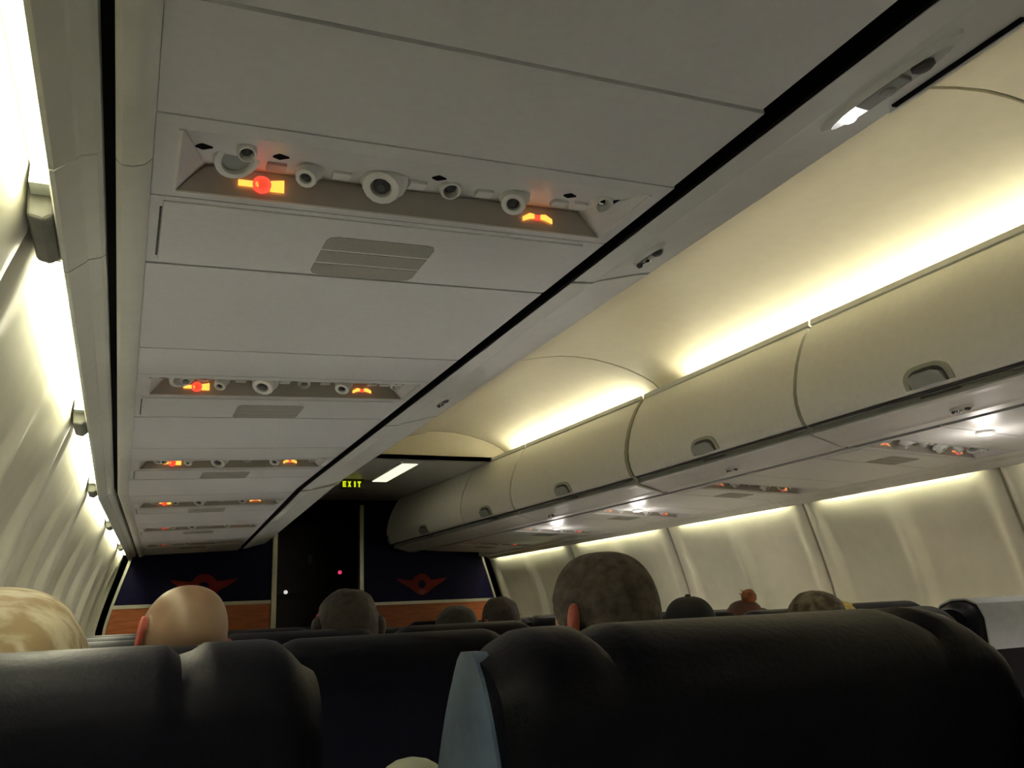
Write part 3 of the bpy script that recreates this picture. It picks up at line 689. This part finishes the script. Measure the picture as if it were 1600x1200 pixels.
for r in range(0, 6):
    for c, x in enumerate((1.775, 2.270, 2.765)):
        y = .86 + .955*r
        if r == 0 and c == 0: pass
        o = dup(proto, (x - (tap(y) if c == 2 else 0), y, -.030-.004*((r*5+c)%3)), 'black %s seat of the right block across the aisle, %s row ahead' % (seatn[2-c], rown[r]), 'seats of the right block')
        if r == 1 and c == 1:
            m_ = MB(); m_.rings([[(.03,-.012,-.13),(.40,-.012,-.13),(.40,-.016,-.03),(.40,.03,.006),(.40,.10,.006),(.40,.17,-.03),(.03,.17,-.03),(.03,.10,.006),(.03,.03,.006),(.03,-.016,-.03)][0:0] or
                     [(xx,-.016,-.14),(xx,-.018,-.05),(xx,.0,-.008),(xx,.04,.007),(xx,.09,.007),(xx,.135,-.01),(xx,.164,-.05),(xx,.164,-.14),(xx,.160,-.14),(xx,.159,-.05),(xx,.132,-.014),(xx,.09,.002),(xx,.04,.002),(xx,.004,-.012),(xx,-.013,-.05),(xx,-.012,-.14)] for xx in (.05,.15,.30,.41)])
            m_.build('headrest_cover', mat('pale_cover', (.42,.46,.50), .7), o, smooth=True)['label'] = 'pale blue-grey cloth headrest cover'

# ------------------------------------------------------------------ people
def head_mesh(bm, T, wide=1.0):
    """one closed head with brow, eyes, nose, mouth, chin and ears; faces +Y; centre of the skull at the origin"""
    seg, rg = 40, 30; vs = []
    def shape(v):
        x, y, z = v
        if z > 0:
            r_ = math.sqrt(x*x+y*y); g_ = (r_**.72)/r_ if r_ > 1e-6 else 1; x *= g_; y *= g_
        px, py, pz_ = x*.077*wide, y*.097, z*(.112 if z < 0 else .097)
        if z < -.1:                                  # jaw narrows, nape comes in
            k = sm((-z-.1)/.9)
            px *= 1-.38*k; 
            py = py*(1-.10*k) + .012*k if y > 0 else py*(1-.40*k)
        if y > .3 and abs(x) < .9:                   # flatter face
            py -= .010*sm((y-.3)/.7)*(1-abs(z))
            # brow, eye sockets, nose, lips, chin
            g = lambda cx, cz, sx, sz: math.exp(-((px-cx)/sx)**2-((pz_-cz)/sz)**2)
            py += .006*g(0,.022,.045,.010)
            py -= .010*(g(.030,.000,.014,.010)+g(-.030,.000,.014,.010))
            py += .005*(g(.030,-.001,.009,.006)+g(-.030,-.001,.009,.006))
            py += .024*g(0,-.030,.011,.014) + .012*g(0,-.008,.008,.018)
            py += .008*g(0,-.058,.022,.006) - .003*g(0,-.0635,.020,.002) + .006*g(0,-.070,.018,.005)
            py += .010*g(0,-.095,.022,.012)
        return Vector((px, py, pz_))
    def add_sphere(fn, seg, rg):
        top = bm.verts.new(T @ fn(Vector((0,0,1)))); bot = bm.verts.new(T @ fn(Vector((0,0,-1)))); rows = []
        for i in range(1, rg):
            th = math.pi*i/rg
            rows.append([bm.verts.new(T @ fn(Vector((math.sin(th)*math.cos(2*math.pi*j/seg), math.sin(th)*math.sin(2*math.pi*j/seg), math.cos(th))))) for j in range(seg)])
        for j in range(seg):
            k = (j+1) % seg
            bm.faces.new((top, rows[0][j], rows[0][k])); bm.faces.new((bot, rows[-1][k], rows[-1][j]))
            for a, b in zip(rows, rows[1:]): bm.faces.new((a[j], b[j], b[k], a[k]))
    add_sphere(shape, seg, rg)
    for sg in (-1, 1):                               # ears: tilted shells with a hollow
        def ear(v, sg=sg):
            a = Vector((v.x*.010, v.y*.020, v.z*.034))
            if v.z < 0: a.y *= 1+.35*v.z
            rim = 1-math.exp(-(v.y**2*1.4+(v.z-.1)**2))*.9
            a.x *= .35+.9*rim
            a = Matrix.Rotation(sg*.50, 3, 'Z') @ a
            return a + Vector((sg*.086*wide, -.012, -.012))
        add_sphere(ear, 16, 12)
def skin_body(T, lean=0):
    """skeleton of joined edges -> skin surface; pelvis root; hands with five fingers rest on the thighs"""
    V = []; E = []; Rr = []
    def v(p, r): V.append(p); Rr.append(r); return len(V)-1
    def e(a, b): E.append((a, b))
    pel = v((0,-.10,-.62),(.13,.10)); w1 = v((0,-.11,-.50),(.12,.09)); ch = v((0,-.11,-.34),(.145,.10)); up = v((0,-.09,-.24),(.10,.07)); nk = v((0,-.045,-.165),(.055,.055)); hd = v((0,-.01,-.08),(.052,.055))
    for a, b in ((pel,w1),(w1,ch),(ch,up),(up,nk),(nk,hd)): e(a, b)
    for sg in (-1, 1):
        sh = v((sg*.165,-.09,-.265),(.058,.058)); el = v((sg*.205,-.02,-.50),(.042,.042)); wr = v((sg*.13,.20,-.545),(.026,.022)); pm = v((sg*.115,.255,-.548),(.034,.015))
        e(up, sh); e(sh, el); e(el, wr); e(wr, pm)
        for i, (dx, L) in enumerate(((-.027,.060),(-.009,.072),(.009,.068),(.026,.054))):
            a = v((sg*.115+dx,.285,-.546),(.0095,.0095)); b = v((sg*.115+dx*1.15,.285+L*.5,-.545),(.0085,.0085)); c = v((sg*.115+dx*1.2,.285+L,-.560),(.0075,.0075))
            e(pm, a); e(a, b); e(b, c)
        a = v((sg*.115-sg*.040,.245,-.548),(.011,.011)); b = v((sg*.115-sg*.058,.275,-.552),(.009,.009)); e(wr, a); e(a, b)
        hp = v((sg*.09,-.06,-.64),(.085,.080)); kn = v((sg*.11,.36,-.63),(.058,.058)); an = v((sg*.11,.37,-1.04),(.036,.036)); ft = v((sg*.115,.50,-1.09),(.038,.026))
        e(pel, hp); e(hp, kn); e(kn, an); e(an, ft)
    me = bpy.data.meshes.new('skeleton'); me.from_pydata(V, E, [])
    o = bpy.data.objects.new('skeleton', me); COL.objects.link(o)
    md = o.modifiers.new('skin', 'SKIN'); 
    sv = me.skin_vertices[0].data
    for i, r in enumerate(Rr): sv[i].radius = r
    sv[0].use_root = True
    s2 = o.modifiers.new('sub', 'SUBSURF'); s2.levels = 1
    dg = bpy.context.evaluated_depsgraph_get(); ev = o.evaluated_get(dg); res = bpy.data.meshes.new_from_object(ev)
    bpy.data.objects.remove(o)
    return res
BASE = skin_body(None)
def person(label, hc, hair, shirt, skin, yaw=0, roll=0, pitch=0, wide=1.0, scale=1.0, hair_mat=None):
    """hc = centre of the skull in the plan; the body hangs below it"""
    t_loc = Vector(hc) + Vector((0, 0, .009))
    T = Matrix.Rotation(yaw, 4, 'Z') @ Matrix.Rotation(roll, 4, 'Y') @ Matrix.Rotation(pitch, 4, 'X')
    bm = bmesh.new(); bm.from_mesh(BASE)
    head_mesh(bm, T, wide)
    me = bpy.data.meshes.new('person'); bm.to_mesh(me); bm.free()
    o = bpy.data.objects.new('person', me); COL.objects.link(o)
    rm = o.modifiers.new('r', 'REMESH'); rm.mode = 'VOXEL'; rm.voxel_size = .006; rm.use_smooth_shade = True
    smo = o.modifiers.new('s', 'SMOOTH'); smo.iterations = 2; smo.factor = .4
    dg = bpy.context.evaluated_depsgraph_get(); res = bpy.data.meshes.new_from_object(o.evaluated_get(dg))
    o.modifiers.clear(); o.data = res
    res.materials.clear(); res.materials.append(skin); res.materials.append(shirt); res.materials.append(mat('dark_trousers', (.02,.022,.03), .8)); res.materials.append(mat('ear_skin', (.55,.13,.09), .5, noise_amt=.2))
    TI = T.inverted()
    for p in res.polygons:
        c = p.center; k = 0
        if c.z < -.165 and not (c.y > .19 and c.z > -.60 and c.z < -.52): k = 1
        if c.z < -.57 and not (c.y > .19 and c.z > -.575): k = 2
        q = TI @ c
        if abs(q.x) > .0815*wide and -.055 < q.z < .035 and abs(q.y+.012) < .04 : k = 3
        p.material_index = k; p.use_smooth = True
    o.location = t_loc; o.scale = (scale,)*3
    tag(o, label, 'person')
    # hair: a shell grown from the scalp region
    if hair:
        kind, th, hm = hair
        def scalp(q):
            if kind == 'cap': return q.z > .015+.0*q.y
            line = -.045 if q.y < .01 else -.045 + (q.y-.01)*1.35
            if kind == 'fringe': return (q.z > -.075) and q.z < .035 and q.y < .045 and not (abs(q.x) > .06 and abs(q.y+.012) < .022 and q.z < .02)
            if kind == 'bob': line = -.11 if q.y < .02 else -.11+(q.y-.02)*2.6
            if kind == 'buzz':
                return q.z > line and q.length < .15 and not (abs(q.x) > .0795*wide and -.06 < q.z < .03)
            if abs(q.x) > .074*wide and kind != 'bob' and q.z < .012 and q.y > (-.036 if kind != 'buzz' else -.026): return False
            return q.z > line and q.length < .15
        bm = bmesh.new(); bm.from_mesh(res)
        dele = [f for f in bm.faces if not scalp(TI @ f.calc_center_median())]
        bmesh.ops.delete(bm, geom=dele, context='FACES')
        for v in bm.verts:
            q = TI @ v.co; b = any(len(e_.link_faces) < 2 for e_ in v.link_edges)
            n = noise.noise(v.co*22 + t_loc*9)*.5 + noise.noise(v.co*60+t_loc)*.3
            hgt = th*(1+.5*n) if kind not in ('cap','buzz') else th
            if kind == 'short': hgt *= .7+.6*sm((q.z+.05)/.12)
            v.co += v.normal*(.0005 if b else hgt)
        ret = bmesh.ops.extrude_face_region(bm, geom=bm.faces[:])
        vs = [g for g in ret['geom'] if isinstance(g, bmesh.types.BMVert)]
        for v in vs: v.co -= (v.co.normalized())*.004
        bmesh.ops.recalc_face_normals(bm, faces=bm.faces[:])
        for f in bm.faces: f.smooth = True
        hme = bpy.data.meshes.new('hair'); bm.to_mesh(hme); bm.free(); hme.materials.append(hm)
        ho = bpy.data.objects.new('cap' if kind == 'cap' else 'hair', hme); COL.objects.link(ho); ho.parent = o
        if kind == 'cap':
            m_ = MB(); m_.lathe([(.010,0),(.009,.006),(.003,.009)], tuple(T @ Vector((0,0,.096+th))), tuple(T @ Vector((0,0,1))), 10)
            m_.build('cap_button', hm, ho, smooth=True)
            m_ = MB(); rr = []
            for i in range(9):
                a = -1.1+2.2*i/8; rr.append([tuple(T @ Vector((.075*math.sin(a)*r_, .085*math.cos(a)+(.0 if r_==1 else .055*math.cos(a)), .018-(.012 if r_!=1 else 0)+dz))) for r_, dz in ((1,0),(1.05,0),(1.05,.004),(1,.004))])
            m_.rings(rr); m_.build('cap_peak', hm, ho, smooth=True)
        if kind == 'bun':
            m_ = MB(); c = T @ Vector((.004,-.035,.120)); ax = T @ Vector((.2,-.3,1))
            m_.lathe([(.004,-.03),(.028,-.022),(.036,0),(.030,.020),(.014,.032),(.003,.036)], tuple(c), tuple(ax), 16); m_.build('hair_bun', hair_mat or hm, ho, smooth=True)
            for i in range(7):
                a = random.uniform(0, 6.3); d_ = Vector((math.cos(a), math.sin(a), random.uniform(.2,1))).normalized()
                m_ = MB(); p0 = Vector(c)+d_*.026; p1 = p0+d_*.022+Vector((0,0,.004)); u = d_.orthogonal()*.0045
                m_.rings([[p0-u,p0+u,p0+u+d_.cross(u)],[p1-u*.2,p1+u*.2,p1+d_.cross(u)*.2]]); m_.build('hair_wisp', hair_mat or hm, ho)
    return o
SK1 = mat('skin_fair', (.50,.27,.17), .5, noise_amt=.12, scale=25)
SK2 = mat('skin_pink', (.24,.145,.085), .42, col2=(.32,.215,.14), lo=.35, hi=.65, scale=11)
SK3 = mat('skin_tan', (.26,.15,.09), .55, noise_amt=.12, scale=25)
H_GREY = mat('hair_cropped_grey', (.045,.035,.028), .85, col2=(.17,.14,.11), lo=.30, hi=.78, scale=58, bump=1.0)
H_DARK = mat('hair_black', (.006,.004,.003), .6, noise_amt=.4, scale=60, bump=.6)
H_BRN = mat('hair_dark_brown', (.020,.010,.005), .6, noise_amt=.4, scale=60, bump=.6)
H_OLD = mat('hair_blond_grey', (.34,.25,.13), .75, col2=(.58,.52,.36), lo=.4, hi=.6, scale=26, bump=1.0, stretch=(1,3,1))
H_MIX = mat('hair_brown_grey', (.06,.045,.025), .8, col2=(.22,.19,.13), lo=.4, hi=.65, scale=30, bump=.8)
H_RED = mat('hair_auburn', (.28,.09,.025), .7, noise_amt=.4, scale=40, bump=.8)
H_BLON = mat('hair_blond', (.42,.30,.08), .7, noise_amt=.3, scale=40, bump=.6)
SH = lambda n, c: mat('shirt_'+n, c, .85, noise_amt=.1, scale=80)
person('person with cropped greying hair and a reddish ear, head above the near right seat', (.647,1.12,-.021), ('buzz',.004,H_GREY), SH('navy',(.02,.02,.04)), SK1, yaw=.26, wide=.95, scale=.91)
person('bald person with head tilted to the right, in front of the left partition', (.112,1.80,-.030), None, SH('black',(.012,.012,.016)), SK2, yaw=.35, roll=.28, pitch=-.25)
person('person with thin blond-grey hair leaning by the left wall', (-.112,1.04,-.072), ('short',.010,H_OLD), SH('grey',(.1,.1,.1)), SK2, yaw=.2, roll=.1, pitch=.12, wide=1.0)
person('person with long dark brown hair before the dark doorway', (.665,2.78,-.030), ('bob',.020,H_BRN), SH('maroon',(.05,.01,.01)), SK3, yaw=-.1)
person('person with short black hair below the right emblem, left of the pair', (1.285,3.45,-.085), ('short',.012,H_DARK), SH('black',(.012,.012,.016)), SK3)
person('person with short dark hair below the right emblem, right of the pair', (1.742,4.05,-.050), ('short',.015,H_BRN), SH('black',(.012,.012,.016)), SK3)
person('person in a black cap, right of the grey-haired head', (1.790,2.52,-.090), ('cap',.008,mat('black_cap', (.006,.006,.008), .8)), SH('black',(.012,.012,.016)), SK3)
person('person with auburn hair gathered in a bun', (2.590,3.22,-.112), ('bun',.010,mat('hair_dark_auburn', (.09,.03,.012), .7)), SH('green',(.03,.05,.03)), SK1, hair_mat=H_RED)
person('person with brown-grey hair, low behind the right-hand seats', (2.095,2.24,-.100), ('short',.012,H_MIX), SH('grey',(.1,.1,.1)), SK1)
person('person with blond hair barely above the seats at far right', (2.790,2.86,-.138), ('short',.012,H_BLON), SH('red',(.15,.02,.02)), SK1)
bpy.data.meshes.remove(BASE)

# raise the whole plan so that the floor lies at z = 0
for o in list(COL.objects):
    if o.parent is None: o.location.z += FZ
